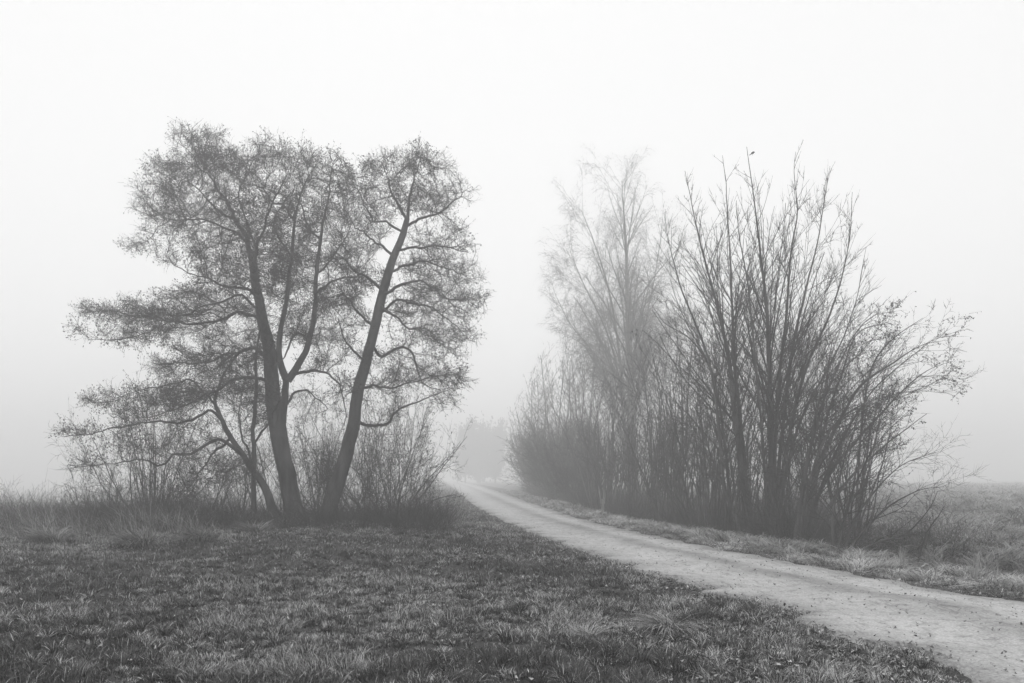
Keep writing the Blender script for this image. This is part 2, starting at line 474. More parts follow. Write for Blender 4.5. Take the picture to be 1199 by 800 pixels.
alder('alder_tree', 'tallest alder left of the track, thick trunk forking low into a second stem', (346, 604), YA, alimbs, aclumps, 11,
      group='alders left of the track')

blimbs = [
 ([(383,604,30,0),(392,575,26,0),(402,540,24,0),(411,500,22,0),(416,465,20,0),(422,440,19,0),(432,412,17,0),(440,380,16,0),(447,352,15,0),(455,322,14,0),(463,297,12,0),(470,278,11,0),(477,256,9,0)], 2),
 ([(477,258,7,0),(466,240,6,.4),(458,222,4.5,.8),(452,205,3,1.1),(446,188,2,1.4)], 0),
 ([(477,258,7,0),(482,238,6,-.4),(484,215,4,-.8),(490,195,2.6,-1.1),(494,180,2,-1.3)], 0),
 ([(474,266,6,0),(492,256,5.4,.5),(510,250,4.6,1),(528,236,3.5,1.4),(545,222,2.4,1.8)], 0),
 ([(472,272,5,0),(455,262,4.6,-.6),(440,255,4,-1.1),(428,238,3,-1.6),(418,215,2.2,-1.9)], 0),
 ([(462,300,6,0),(446,288,5,.7),(428,280,4,1.3),(412,262,3,1.8),(402,240,2,2.2)], 0),
 ([(464,294,6,0),(484,290,5,-.6),(505,288,4,-1.1),(528,292,3,-1.6),(548,296,2,-2)], 0),
 ([(457,318,6,0),(476,312,5.4,.8),(498,306,4.5,1.4),(520,312,3.6,2),(545,325,2.5,2.5)], 0),
 ([(449,345,7,0),(470,336,6,-.9),(492,334,5,-1.5),(515,345,4,-2),(540,352,3,-2.5),(560,352,2,-2.8)], 0),
 ([(450,342,7,0),(432,326,6,-.7),(416,318,5,-1.2),(398,300,3.6,-1.7),(385,288,2.2,-2)], 0),
 ([(444,368,6,0),(466,352,5.4,.6),(486,356,4.5,1.2),(508,362,4,1.7),(530,380,3,2.2),(545,398,2,2.5)], 0),
 ([(440,382,6,0),(424,372,5.5,.8),(408,352,4.5,1.4),(396,345,3.5,1.9),(380,350,2.5,2.3)], 0),
 ([(446,356,6,0),(460,368,5,-1),(474,380,4,-1.6),(500,385,3,-2.1),(520,402,2,-2.5)], 0),
 ([(435,404,7,0),(448,420,6.5,.5),(465,415,6,.9),(482,416,5,1.3),(490,432,4.5,1.7),(496,448,3.4,2),(515,455,2.4,2.4)], 0),
 ([(418,455,7,0),(436,452,6,-.7),(456,452,4.5,-1.3),(480,445,3.5,-1.9),(510,440,2.6,-2.4),(535,440,2,-2.8)], 0),
 ([(413,492,8,0),(430,497,7,.6),(450,497,6,1.1),(470,480,5,1.6),(500,468,3.4,2.1),(530,455,2.2,2.5)], 0),
 ([(428,424,5,0),(412,408,4.4,-.8),(402,392,3.6,-1.3),(396,375,2.6,-1.7)], 0),
]
bclumps = [
 (475,280,75,95,0,.11),(480,400,75,60,0,.12),
 (478,188,34,18,0),(448,200,28,22,1),(512,196,26,18,-.8),(420,212,26,26,-1.6),(540,222,22,16,1.7,.8),(512,224,28,18,1.2,.8),(470,225,30,20,0,.6),
 (402,240,20,26,2),(430,262,24,22,.4,.7),(535,285,24,14,-1.5,.8),(505,290,26,16,-.6,.7),(545,318,24,18,2),(520,325,30,18,.6),(556,350,20,20,-2),(530,360,34,22,0),
 (490,340,26,20,0,.6),(398,300,20,26,-1.6,.8),(415,330,26,22,0,.7),(390,350,22,20,2,.8),(400,385,22,22,-1.4,.7),(545,390,20,16,2.3,.8),(515,392,26,18,-1.4,.8),
 (485,372,26,16,.4,.6),(535,445,26,16,-2.2,.9),(505,440,30,18,0,.9),(470,435,24,18,-1,.6),(520,470,24,14,2.3,.6),(455,470,24,20,.6,.4)]
alder('alder_tree', 'alder with a single thick trunk leaning right, nearest the track on its left side', (383, 604), YA - .6, blimbs, bclumps, 23,
      group='alders left of the track')

# smaller, low crowned alder whose branches sweep down to the left
climbs = [
 ([(320,600,16,0),(312,575,14,.1),(300,556,12,.2),(284,534,10,.3),(270,512,9,.4),(262,495,8,.5),(252,470,6,.6),(262,440,4,.7),(280,410,3,.8)], 2),
 ([(297,600,8,.8),(297,560,8,.8),(297,500,7,.8),(298,450,6,.8),(300,410,4,.8),(305,380,3,.8)], 2),
 ([(262,495,7,.5),(245,480,6,.2),(225,490,5.5,-.3),(205,494,5,-.8),(175,492,4,-1.3),(140,494,3.5,-1.7),(110,505,2.6,-2),(75,512,2,-2.2)], 0),
 ([(283,533,8,.3),(262,515,7,-.3),(240,520,6.5,-.8),(222,528,6,-1.2),(205,530,5.5,-1.5),(190,540,5,-1.8),(160,535,3.6,-2.2),(120,545,2.6,-2.6),(80,545,2,-2.8)], 0),
 ([(255,478,5,.6),(235,455,4.5,1.1),(212,450,4,1.5),(185,455,3,1.9),(150,462,2.2,2.3)], 0),
 ([(270,512,6,.4),(255,530,5,1),(240,545,4,1.5),(228,565,3,1.9)], 0),
 ([(297,520,5,.8),(310,500,4.5,.3),(318,480,3.5,-.2),(330,462,2.6,-.6)], 0),
 ([(300,556,6,.2),(290,530,5,-.6),(280,500,4,-1.1),(284,465,3,-1.5),(275,430,2,-1.8)], 0),
]
cclumps = [(120,470,40,18,2,.7),(95,505,34,14,-2),(100,540,32,16,-2.6,.8),(150,485,34,18,-.8,.8),(160,520,34,18,-2,.6),(205,470,34,24,.8),(210,510,32,24,-.6),(245,500,30,30,.8),(250,450,30,28,1),
 (285,430,26,30,.6),(290,480,24,34,-.8,.8),(240,545,30,22,1.4,.9),(270,560,26,20,-.6,.8),(320,460,16,26,-.4,.5),(225,575,30,14,1.4,.7),(305,400,18,24,.9,.5)]
alder('alder_tree', 'low gnarled alder with thin trunk, boughs sweeping down left beside the tallest trunk', (320, 600), YA - 1.6, climbs, cclumps, 37,
      group='alders left of the track', dens=62, twig_per=5.2)

# ------------------------------------------------------------------ bare broadleaf plants: stems + levels of branches
def bare_levels(rng, tr, cr, P, R, L, spec):
    """P,R paths of the stems; spec: list of dict per level"""
    allP = []
    for k, s in enumerate(spec):
        c = kids(rng, P, R, L, s['per'] * np.minimum(L / L.mean(), 2.5), s.get('t0', .15), s.get('t1', 1), s['ang'], s.get('av', 9), s['lr'], s.get('rr', .55), s.get('sh', 0), s.get('rmin', .003))
        if c is None: break
        P, R = grow(rng, c[0], c[1], c[2], np.minimum(c[3], s.get('rmax', 1)), s.get('n', 5), up=s.get('up', .1), wig=s.get('wig', .1), rtip=s.get('rt', .3))
        L = c[2]
        tubes(cr, P, R, s.get('sides', 3))
        allP.append(P)
    return allP

def bare_tree(name, label, base, Y0, stems, spec, seed, group=None, bark='bark', leaf=0, leafsize=.05, cat='tree', twig='twig', sides=10):
    rng = RS(seed)
    bx = W(base[0], base[1], Y0)[0]; gz = float(ground_z(bx, Y0))
    root = empty(name, (bx, Y0, gz - .02), label, cat, group)
    tr = MB(); cr = MB(); lf = MB(); lp = []
    for st in stems:
        P, R = limb(st, Y0, rng=rng, wob=.012)
        P[:, 2] -= (P[0, 2] - gz + .12) * np.linspace(1, 0, len(P)) ** 6
        R = R * np.linspace(.74, .32, len(R))
        fat_tube(tr, P, R, sides, rng)
        seg = np.linalg.norm(np.diff(P, axis=0), axis=1).sum()
        n = 24; P2 = smoothpath(P, n); R2 = np.interp(np.linspace(0, 1, n), np.linspace(0, 1, len(R)), R)
        sp = [dict(s) for s in spec]; sp[0]['per'] = sp[0]['per'] * seg
        aP = bare_levels(rng, tr, cr, P2[None], R2[None], np.array([seg]), sp)
        if leaf and len(aP) > 1: lp += [a[:, j] for a in aP[-2:] for j in range(1, a.shape[1])]
    parts = [tr.build('trunk', M[bark]), cr.build('crown', M[twig])]
    if leaf:
        pts = np.vstack(lp); pts = pts[rng.rand(len(pts)) < leaf]
        pts = pts[fbm(pts[:, 0] * 1.5, pts[:, 2] * 1.5, 5, 2) > .38]
        specks(lf, rng, pts, leafsize, 1.7, .9)
        l = lf.build('withered_foliage', M['leaf'], smooth=False); l['kind'] = 'stuff'; parts.append(l)
    finish(root, parts)
    return root

ASC = [dict(per=3.3, ang=30, av=8, lr=.50, sh=.93, up=.03, wig=.055, n=9, rr=.42, t0=.26, t1=.98, rmin=.007, sides=4),
       dict(per=6.0, ang=34, av=8, lr=.42, sh=.6, up=.045, wig=.07, n=6, rr=.5, rmin=.006, t0=.12, t1=.85),
       dict(per=4.0, ang=36, av=8, lr=.42, sh=.5, up=.04, wig=.08, n=4, rr=.65, rmin=.005, t0=.15, t1=.8)]
YR = 23.0
bare_tree('ash_tree', 'tall bare tree with upright forking stems, left stems of the tall pair beside the track', (872, 622), YR,
 [[(876,618,11,0),(870,560,10,0),(862,500,9.5,0),(856,440,9,.1),(848,390,7.5,.2),(836,340,6,.3),(822,290,4.5,.5),(812,245,3,.7),(802,200,1.6,.9)],
  [(882,620,9,.3),(874,560,8.5,.4),(868,500,8,.5),(862,440,7,.6),(858,380,6,.7),(856,320,4.8,.9),(852,260,3.4,1.1),(850,215,2.2,1.2),(846,182,1.4,1.3)],
  [(852,440,6,.1),(835,400,5,-.5),(815,370,4,-1),(797,335,3,-1.5),(785,290,2,-1.9),(778,250,1.3,-2.2)],
  [(858,470,5,0),(835,425,4.4,.8),(806,395,3.4,1.6),(780,380,2.4,2.3),(765,360,1.4,2.8)]],
 ASC, 51, 'tall bare trees right of the track', bark='stem')
bare_tree('ash_tree', 'tallest bare tree right of the track, straight central stems reaching highest, bird near its tip', (905, 626), YR - 1,
 [[(905,626,13,0),(904,570,12,0),(903,500,11,0),(901,440,10,0),(898,380,8,0),(892,320,6.4,.1),(886,265,4.6,.2),(880,215,3,.3),(874,172,1.6,.4)],
  [(903,450,7,0),(912,400,6,-.3),(922,350,5,-.6),(926,300,4,-.9),(934,250,3,-1.1),(930,205,2,-1.3),(932,178,1.3,-1.4)],
  [(903,490,7,0),(918,440,6.4,.5),(930,390,5.4,1),(946,335,4.4,1.4),(958,285,3.2,1.7),(966,235,2.2,2),(972,195,1.3,2.2)],
  [(904,520,7,0),(925,470,6,.2),(945,420,5.4,.2),(968,375,4.4,.1),(985,325,3.2,0),(995,275,2.2,0),(998,225,1.3,0)],
  [(906,540,6,0),(935,480,5.4,-.8),(962,440,4.4,-1.4),(985,400,3.4,-1.9),(1003,350,2.2,-2.2),(1014,290,1.3,-2.4)],
  [(900,420,5,0),(885,380,4.4,-.6),(876,330,3.6,-1),(866,280,2.6,-1.3),(862,235,1.6,-1.5)]],
 ASC, 53, 'tall bare trees right of the track', bark='stem')

# leaning shrubby tree with withered leaves at the right end
LEAN = [dict(per=3.4, ang=36, av=7, lr=.32, sh=.6, up=.02, wig=.09, n=7, rr=.38, t0=.2, rmin=.005, sides=4),
        dict(per=6, ang=40, av=10, lr=.45, sh=.3, up=.02, wig=.10, n=4, rr=.6, rmin=.0045),
        dict(per=4, ang=42, av=10, lr=.5, up=.0, wig=.12, n=3, rr=.6, rmin=.004)]
bare_tree('hazel_tree', 'leaning many-stemmed tree at the right end, withered leaves on its outer twigs', (940, 640), 19.0,
 [[(935,640,10,0),(948,590,9,0),(962,540,8,0),(985,490,7,.1),(1010,450,6,.2),(1045,425,4.0,.3),(1080,404,2.6,.4),(1108,398,1.2,.5)],
  [(938,640,9,.2),(955,590,8,.3),(975,550,7,.4),(1005,515,6,.5),(1035,480,4.8,.6),(1065,450,3.4,.7),(1090,432,2.0,.8),(1112,424,1.0,.9)],
  [(930,638,9,-.2),(938,585,8,-.3),(950,520,7,-.4),(968,460,5.6,-.6),(990,410,4,-.8),(1010,380,2.6,-1),(1030,365,1.4,-1.1)],
  [(942,640,8,0),(965,600,7,-.3),(990,565,6,-.6),(1020,535,5,-.9),(1050,510,3.6,-1.1),(1085,485,2,-1.3)],
  [(940,640,7,.3),(950,580,6,.6),(965,500,5,.9),(985,440,4,1.2),(1005,390,3,1.4),(1045,378,1.6,1.6)],
  [(944,640,7,.4),(958,580,6,.3),(984,520,5,.1),(1012,470,4,-.2),(1040,440,3,-.5),(1075,412,2,-.8),(1100,392,1.3,-1)],
  [(936,640,6,-.4),(946,570,5,-.6),(968,510,4.4,-.8),(1000,480,3.6,-1),(1040,465,2.6,-1.2),(1085,455,1.3,-1.4)],
  [(932,640,6,-.1),(942,560,5,-.2),(956,480,4,-.3),(972,420,3,-.4),(985,385,1.3,-.5)],
  [(1000,462,4,.2),(1022,420,3.4,-.2),(1048,395,2.6,-.5),(1080,372,1.4,-.7)]],
 LEAN, 57, bark='stem', leaf=.5, leafsize=.042, cat='tree')

LOWB = [dict(per=5, ang=36, av=10, lr=.34, sh=.3, up=.02, wig=.12, n=5, rr=.55, t0=.15, rmin=.004),
        dict(per=5, ang=42, av=10, lr=.5, up=.02, wig=.14, n=4, rr=.6, rmin=.003),
        dict(per=2.6, ang=42, av=10, lr=.5, up=.0, wig=.14, n=2, rr=.6, rmin=.0025)]
bare_tree('willow_shrub', 'low spreading bare shrub reaching out right over the ditch and field edge', (985, 650), 16.6,
 [[(985,650,5,0),(1000,610,4.4,0),(1025,575,3.6,.1),(1055,545,2.6,.3),(1095,530,1.4,.5)],
  [(990,650,5,.2),(1015,615,4.4,.3),(1045,590,3.4,.5),(1075,575,2.4,.7),(1105,570,1.4,.9)],
  [(980,650,5,-.2),(990,600,4.4,-.2),(1005,560,3.4,-.3),(1030,515,2.6,-.5),(1065,480,1.4,-.7)],
  [(995,652,5,0),(1025,635,4.4,-.2),(1060,625,3.6,-.4),(1085,600,2.8,-.6),(1098,575,1.4,-.8)],
  [(1075,616,3,-.5),(1095,608,2.4,-.6),(1108,590,1.4,-.6)],
  [(975,648,5,.3),(975,600,4.4,.4),(985,550,3.4,.5),(1000,505,2.4,.6),(1020,470,1.3,.7)]],
 LOWB, 59, cat='shrub')

# birch behind the thicket
BIR = [dict(per=2.3, ang=38, av=6, lr=.31, sh=.5, up=.03, wig=.05, n=8, rr=.34, t0=.24, rmin=.012, sides=4),
       dict(per=9, ang=34, av=10, lr=.34, sh=.3, up=.02, wig=.08, n=5, rr=.45, rmin=.007, t0=.2),
       dict(per=10, ang=45, av=15, lr=.75, up=-.2, wig=.12, n=6, rr=.6, rmin=.0036, rt=.8)]
bare_tree('birch_tree', 'pale fog-faded birch with drooping fine twigs rising behind the thicket', (742, 600), 64.0,
 [[(742,592,17,0),(740,540,16,0),(739,480,15,0),(737,420,13.5,0),(735,370,11,0),(734,320,9,.1),(732,275,7,.2),(730,240,3.4,.3),(728,212,1.6,.4)],
  [(736,400,5,0),(722,360,4,.5),(706,315,3.2,1),(692,275,2.4,1.4),(680,245,1.4,1.8)],
  [(738,440,5,0),(720,400,4,-.8),(700,365,3.2,-1.5),(682,330,2.4,-2),(668,295,1.4,-2.5)],
  [(738,470,5,0),(716,440,4,-.8),(690,405,3.2,-1.5),(668,380,2.4,-2),(650,345,1.4,-2.5)],
  [(738,420,4,0),(752,380,3.4,.6),(764,335,2.6,1.2),(772,290,2,1.6),(776,255,1.2,2)]],
 BIR, 61, bark='birch', cat='tree')

# ------------------------------------------------------------------ thicket: a few kinds of shrub, copied along the track
def shrub_proto(kind, seed, height, nst, spread, spec, leaf=0., su=.02, sw=.06):
    rng = RS(seed)
    a = rng.uniform(0, 2 * PI, nst); rr = rng.rand(nst) ** .5
    st = np.stack([np.cos(a) * rr * .45, np.sin(a) * rr * .45, np.full(nst, -.12)], 1)
    tilt = np.radians(spread) * rr * rng.uniform(.5, 1.2, nst)
    d = np.stack([np.cos(a) * np.sin(tilt), np.sin(a) * np.sin(tilt), np.cos(tilt)], 1)
    L = height * rng.uniform(.55, 1.05, nst)
    P, R = grow(rng, st, d, L, rng.uniform(.015, .04, nst) * (height / 4.5), 10, up=su, wig=sw, rtip=.2)
    tr = MB(); tubes(tr, P, R, 6)
    cr = MB()
    aP = bare_levels(rng, tr, cr, P, R, L, spec)
    meshes = [('trunk', tr.build('trunk', M['stem'])), ('crown', cr.build('crown', M['twig']))]
    if leaf:
        pts = np.vstack([a_[:, -1] for a_ in aP]); pts = pts[rng.rand(len(pts)) < leaf]
        lf = MB(); specks(lf, rng, pts, .06, 1.8, .8); o = lf.build('withered_foliage', M['leaf'], smooth=False); o['kind'] = 'stuff'
        meshes.append(('withered_foliage', o))
    return [o for _, o in meshes]

SH = [dict(per=4.4, ang=28, av=9, lr=.38, sh=.5, up=.04, wig=.08, n=5, rr=.5, t0=.3, rmin=.008),
      dict(per=3.4, ang=34, av=9, lr=.48, up=.04, wig=.10, n=4, rr=.6, rmin=.006),
      dict(per=1.8, ang=38, av=10, lr=.5, up=.03, wig=.12, n=2, rr=.6, rmin=.005)]
SMT = [dict(per=8.5, ang=33, av=9, lr=.38, sh=.6, up=.05, wig=.08, n=6, rr=.45, t0=.28, rmin=.010),
       dict(per=4.4, ang=36, av=10, lr=.45, up=.04, wig=.10, n=4, rr=.6, rmin=.008),
       dict(per=3, ang=38, av=10, lr=.5, up=.03, wig=.11, n=3, rr=.6, rmin=.006)]
SUB = [dict(per=7.5, ang=36, av=11, lr=.40, sh=.4, up=.03, wig=.13, n=5, rr=.5, t0=.15, rmin=.007),
      dict(per=5, ang=40, av=11, lr=.45, up=.02, wig=.15, n=4, rr=.6, rmin=.005),
      dict(per=3, ang=40, av=10, lr=.5, up=.0, wig=.16, n=2, rr=.6, rmin=.0042)]
DEN = [dict(per=8, ang=28, av=9, lr=.38, sh=.4, up=.04, wig=.08, n=5, rr=.5, t0=.15, rmin=.009),
      dict(per=5, ang=34, av=9, lr=.48, up=.04, wig=.10, n=4, rr=.6, rmin=.009),
      dict(per=2.4, ang=38, av=10, lr=.5, up=.03, wig=.12, n=2, rr=.6, rmin=.008)]
protos = {
 'a': shrub_proto('a', 71, 4.6, 22, 26, SH),
 'b': shrub_proto('b', 72, 4.2, 26, 34, SH),
 'c': shrub_proto('c', 73, 5.4, 18, 20, SH, .25),
 't': shrub_proto('t', 74, 7.5, 7, 16, SMT),
 's': shrub_proto('s', 75, 2.2, 20, 40, SH[:2]),
 'd': shrub_proto('d', 78, 3.9, 46, 46, DEN),
 'w': shrub_proto('w', 76, 4.8, 15, 66, SUB, .15, .01, .11),
 'u': shrub_proto('u', 77, 3.9, 8, 48, SUB, .1, .01, .13),
}
used = set()
def place(kind, x, y, s, rz, label, group, name='thicket_shrub', cat='shrub', dz=0.):
    z = float(ground_z(x, y)) + dz
    root = empty(name, (x, y, z), label, cat, group)
    root.rotation_euler = (0, 0, rz); root.scale = (s[0], s[0], s[1]) if isinstance(s, tuple) else (s, s, s)
    for o in protos[kind]:
        if kind in used:
            c = o.copy(); COL.objects.link(c)
        else: c = o
        c.parent = root
    used.add(kind)
    return root
def hedge_x(y, off): return float(road_r(y)) + off

rt = RS(5)
G1 = 'bare shrubs in the thicket right of the track'
thick = [
 # kind, y, offset from the road edge, scale, label
 ('d', 84, 4.0, 1.6, 'farthest faint shrub at the left end of the thicket, where the track meets the fog'),
 ('d', 79, 5.4, 1.8, 'fog-pale shrub behind the farthest one at the thicket end'),
 ('d', 73, 3.3, 1.5, 'second pale shrub from the far end of the thicket beside the track'),
 ('d', 68, 3.9, 1.6, 'pale rounded shrub a few steps before the far end of the thicket'),
 ('d', 63, 2.9, 1.35, 'dense grey shrub left of the slender fog-grey tree near the thicket end'),
 ('c', 58, 2.6, 1.2, 'grey shrub under the slender tree left of the birch'),
 ('d', 53, 2.2, 1.2, 'dense grey shrub touching the verge left of the pale broken stump'),
 ('a', 48, 2.6, 1.2, 'upright grey shrub in front of the birch, left side'),
 ('d', 44, 2.2, 1.0, 'bushy shrub in front of the birch close to the pale broken stump'),
 ('c', 40, 2.6, 1.15, 'tall shrub right behind the pale broken stump'),
 ('a', 36.5, 2.4, 1.1, 'dark shrub just right of the pale broken stump'),
 ('b', 33.5, 2.6, 1.1, 'dark bushy shrub right of the birch trunk foot'),
 ('c', 31, 3.0, 1.1, 'slim stemmed shrub midway between birch and tall bare trees'),
 ('a', 28.5, 2.7, 1.05, 'dark shrub with crowded stems left of the tall bare trees'),
 ('b', 26.5, 3.2, 1.0, 'bushy dark shrub at the left foot of the tall bare trees'),
 ('c', 24.5, 2.7, .95, 'shrub crowding the left trunk of the tall bare trees'),
 ('a', 22.5, 2.9, .9, 'dark shrub between the tall bare trees and the verge'),
 ('b', 20.5, 3.2, .85, 'tangled shrub at the foot of the leaning tree, nearest the camera in the thicket'),
 ('a', 30, 5.5, 1.2, 'shrub in the back row behind the slim stemmed shrub'),
 ('b', 26, 5.6, 1.1, 'back row shrub behind the tall bare trees'),
 ('a', 22, 5.4, .95, 'back row shrub seen between the central stems and the leaning tree'),
 ('c', 36, 5.5, 1.2, 'back row shrub right of the birch'),
 ('a', 44, 5.5, 1.3, 'back row shrub left of the birch trunk'),
 ('b', 56, 5.2, 1.4, 'back row shrub beneath the slender fog-grey tree'),
]
for k, y, off, s, lab in thick:
    place(k, hedge_x(y, off), y, (s * rt.uniform(.9, 1.1), s * rt.uniform(.92, 1.1)), rt.uniform(0, 6.28), lab, G1)
G2 = 'slender bare trees in the thicket'
for k, px, y, s, lab in [
 ('t', 652, 62, 1.62, 'slender fog-grey tree nearest the far end of the thicket'),
 ('t', 630, 72, 1.5, 'faintest slender tree, leftmost above the far end of the thicket'),
 ('t', 670, 58, 1.55, 'slender tree between the two fog-grey ones left of the birch'),
 ('t', 688, 55, 1.5, 'slender tree left of the birch with open upright twigs'),
 ('t', 716, 40, .95, 'small bare tree close in front of the birch, left of its trunk'),
 ('t', 768, 36, 1.2, 'small bare tree right of the birch trunk'),
 ('t', 800, 32, 1.15, 'small bare tree midway between birch and tall bare trees'),
 ('t', 828, 28, .95, 'thin bare tree just left of the tall bare trees'),
 ('t', 950, 23.5, .80, 'thin bare tree between the tallest bare tree and the leaning tree')]:
    place(k, (px - HX) * y / F, y, (s * .9, s), rt.uniform(0, 6.28), lab, G2, 'bare_sapling', 'tree')

# left of the track: shrubs and saplings under the alders
G3 = 'shrubs and saplings under the alders'
for k, px, y, s, lab in [
 ('w', 172, 24.0, (.7, .98), 'many-stemmed bare shrub standing alone at the far left of the alders'),
 ('c', 178, 25.5, (.62, .84), 'slim upright stems rising right behind the lone shrub at far left'),
 ('s', 118, 24.0, (.9, .9), 'small bare bush in tall grass left of the lone shrub'),
 ('s', 205, 25.5, (.9, 1.1), 'small bush between the lone shrub and the low alder'),
 ('u', 238, 25.0, (.9, .9), 'thin-stemmed bush under the sweeping boughs of the low alder'),
 ('u', 272, 27.0, (1.0, 1.15), 'bush directly behind the leaning foot of the low alder'),
 ('u', 330, 28.0, (.9, 1.2), 'bush behind the foot of the tallest trunk'),
 ('u', 362, 27.2, (.8, 1.25), 'bush seen in the gap between the two thick trunks'),
 ('c', 374, 29, (.42, .80), 'thin upright sapling clump between the two thick trunks'),
 ('u', 410, 26.5, (1.0, 1.05), 'bush just right of the leaning alder foot'),
 ('w', 445, 25.0, (.75, 1.15), 'tall bare shrub right of the leaning alder foot'),
 ('w', 462, 24.0, (.5, 1.15), 'spreading bare shrub farthest right under the alders'),
 ('u', 315, 26.2, (.8, 1.0), 'bush close behind the upright thin stem of the low alder'),
 ('u', 390, 28.5, (.9, 1.25), 'bush far behind the leaning alder foot, seen left of it'),
 ('w', 428, 27.5, (.6, 1.15), 'crooked bare shrub half hidden behind the leaning alder'),
 ('u', 470, 25.5, (.7, 1.1), 'bush behind the farthest right bare shrub by the track'),
 ('s', 494, 23.5, (.6, .75), 'small bush at the right tip of the alder undergrowth by the track')]:
    place(k, (px - HX) * y / F, y, s, rt.uniform(0, 6.28), lab, G3, 'bare_shrub', 'shrub')

# ------------------------------------------------------------------ faint trees far down the track
G4 = 'faint trees in the fog at the end of the track'
for px, y, s, lab in [(545, 205, (1.5, 1.75), 'faint tree shape in the fog at the end of the track, left one'),
                   (562, 212, (1.7, 1.9), 'faint tallest tree shape in the fog at the end of the track, middle one'),
                   (580, 208, (1.5, 1.8), 'faint tree shape in the fog at the end of the track, right one')]:
    y += 30; x = (px - HX) * y / F
    root = empty('distant_tree', (x, y, float(ground_z(x, y))), lab, 'tree', G4)
    rng = RS(int(px))
    tr = MB(); P, R = grow(rng, np.array([[0, 0, -.2]]), np.array([[0, 0, 1.]]), 9, .3, 10, 0, .03, .3); fat_tube(tr, P[0], R[0], 8, rng)
    cr = MB()
    c = kids(rng, P, R, 9., 60, .12, 1, 62, 12, .45, .35, 0.0, .03)
    P1, R1 = grow(rng, c[0], c[1], c[2], .06, 6, .08, .1); tubes(cr, P1, R1, 3)
    c = kids(rng, P1, R1, c[2], 12, .1, 1, 45, 12, .4, .6, 0, .02); P2, R2 = grow(rng, c[0], c[1], c[2], .025, 3, .05, .15); tubes(cr, P2, R2, 3)
    pts = np.vstack([P2[:, 1], P2[:, 2], P2[:, 3], P2[:, 3] + rng.normal(size=P2[:, 3].shape) * .2]); pts = np.vstack([pts, pts + rng.normal(size=pts.shape) * .3]); specks(cr, rng, pts, .55, 1.4, .2)
    a = tr.build('trunk', M['bark'], root); b = cr.build('crown', M['twig'], root)
    root.scale = (s[0] * .62, s[0] * .62, s[1] * .84)

# ------------------------------------------------------------------ ground sheet
def axis(lo, hi, c0, c1, fine, growr=1.06):
    a = list(np.arange(c0, c1, fine)); s = fine
    while a[-1] < hi: s *= growr; a.append(min(hi, a[-1] + s))
    s = fine
    while a[0] > lo: s *= growr; a.insert(0, max(lo, a[0] - s))
    return np.array(a)
XS = axis(-600, 600, -14, 18, .11, 1.05); YS = axis(-30, 600, 4.5, 30, .11, 1.04)
gx, gy = np.meshgrid(XS, YS)
g = MB(); idx = np.arange(gx.size).reshape(gx.shape)
g.add(np.stack([gx, gy, ground_z(gx, gy)], -1), quads=np.stack([idx[:-1, :-1], idx[:-1, 1:], idx[1:, 1:], idx[1:, :-1]], -1).reshape(-1, 4))
tag(g.build('ground', M['soil']), None, None, kind='structure')

# road: a slightly domed gravel sheet with wheel ruts and a ragged edge
ry = np.concatenate([np.arange(-12, 4, .2), np.arange(4, 22, .045), np.arange(22, 40, .12), np.arange(40, 120, .5), np.arange(120, 600, 5)])
ru = np.linspace(0, 1, 34)
U_, Y_ = np.meshgrid(ru, ry)
xl = edge_l(Y_); xr = edge_r(Y_)
X_ = xl + (xr - xl) * U_
rut = np.exp(-((U_ - .27) / .10) ** 2) + np.exp(-((U_ - .74) / .10) ** 2)
Z_ = .012 + .05 * (1 - (2 * U_ - 1) ** 2) - .028 * rut + (fbm(X_ * 3, Y_ * 3, 47, 3) - .5) * .02 - .045 * (np.abs(2 * U_ - 1) > .985)
edge = sstep(.0, .12, U_) * sstep(0, .12, 1 - U_)
tone = .70 + .30 * edge + .10 * rut - .30 * np.exp(-((U_ - .55) / .10) ** 2) * (.4 + 1.2 * fbm(X_ * 1.2, Y_ * .8, 53, 3)) - .26 * np.exp(-((U_ - .91) / .05) ** 2) + .16 * (fbm(X_ * .9, Y_ * .35, 49, 3) - .5)
r_ = MB(); idx = np.arange(X_.size).reshape(X_.shape)
r_.add(np.stack([X_, Y_, Z_], -1), quads=np.stack([idx[:-1, :-1], idx[:-1, 1:], idx[1:, 1:], idx[1:, :-1]], -1).reshape(-1, 4), tone=tone)
tag(r_.build('gravel_track', M['road'], tone=True), None, None, kind='structure')

# ------------------------------------------------------------------ grasses
def blades(mb, rng, base, height, width, lean, tone, az=None, segs=2):
    """curved blades: base (N,3)"""
    n = len(base)
    az = rng.uniform(0, 2 * PI, n) if az is None else az
    h = np.stack([np.cos(az), np.sin(az), np.zeros(n)], 1)
    fa = az + PI / 2 + rng.uniform(-.9, .9, n)
    s = np.stack([np.cos(fa), np.sin(fa), np.zeros(n)], 1) * (width * .5)[:, None]
    L = height[:, None]; ln = lean[:, None]
    V = []
    ts = [0, .5] if segs == 2 else [0, .35, .7]
    def at(t):
        return base + h * (L * ln * t ** 1.7) + np.array([0, 0, 1.]) * L * (t - .42 * ln * t * t)
    for t in ts:
        p = at(t); w = 1 - .35 * t
        V += [p - s * w, p + s * w]
    V.append(at(1.0))
    V = np.stack(V, 1); k = V.shape[1]
    o = np.arange(n)[:, None] * k
    q = [o + np.array([[2 * i, 2 * i + 1, 2 * i + 3, 2 * i + 2]]) for i in range(len(ts) - 1)]
    t = o + np.array([[k - 3, k - 2, k - 1]])
    mb.add(V, quads=np.concatenate(q), tris=t, tone=np.repeat(tone, k))

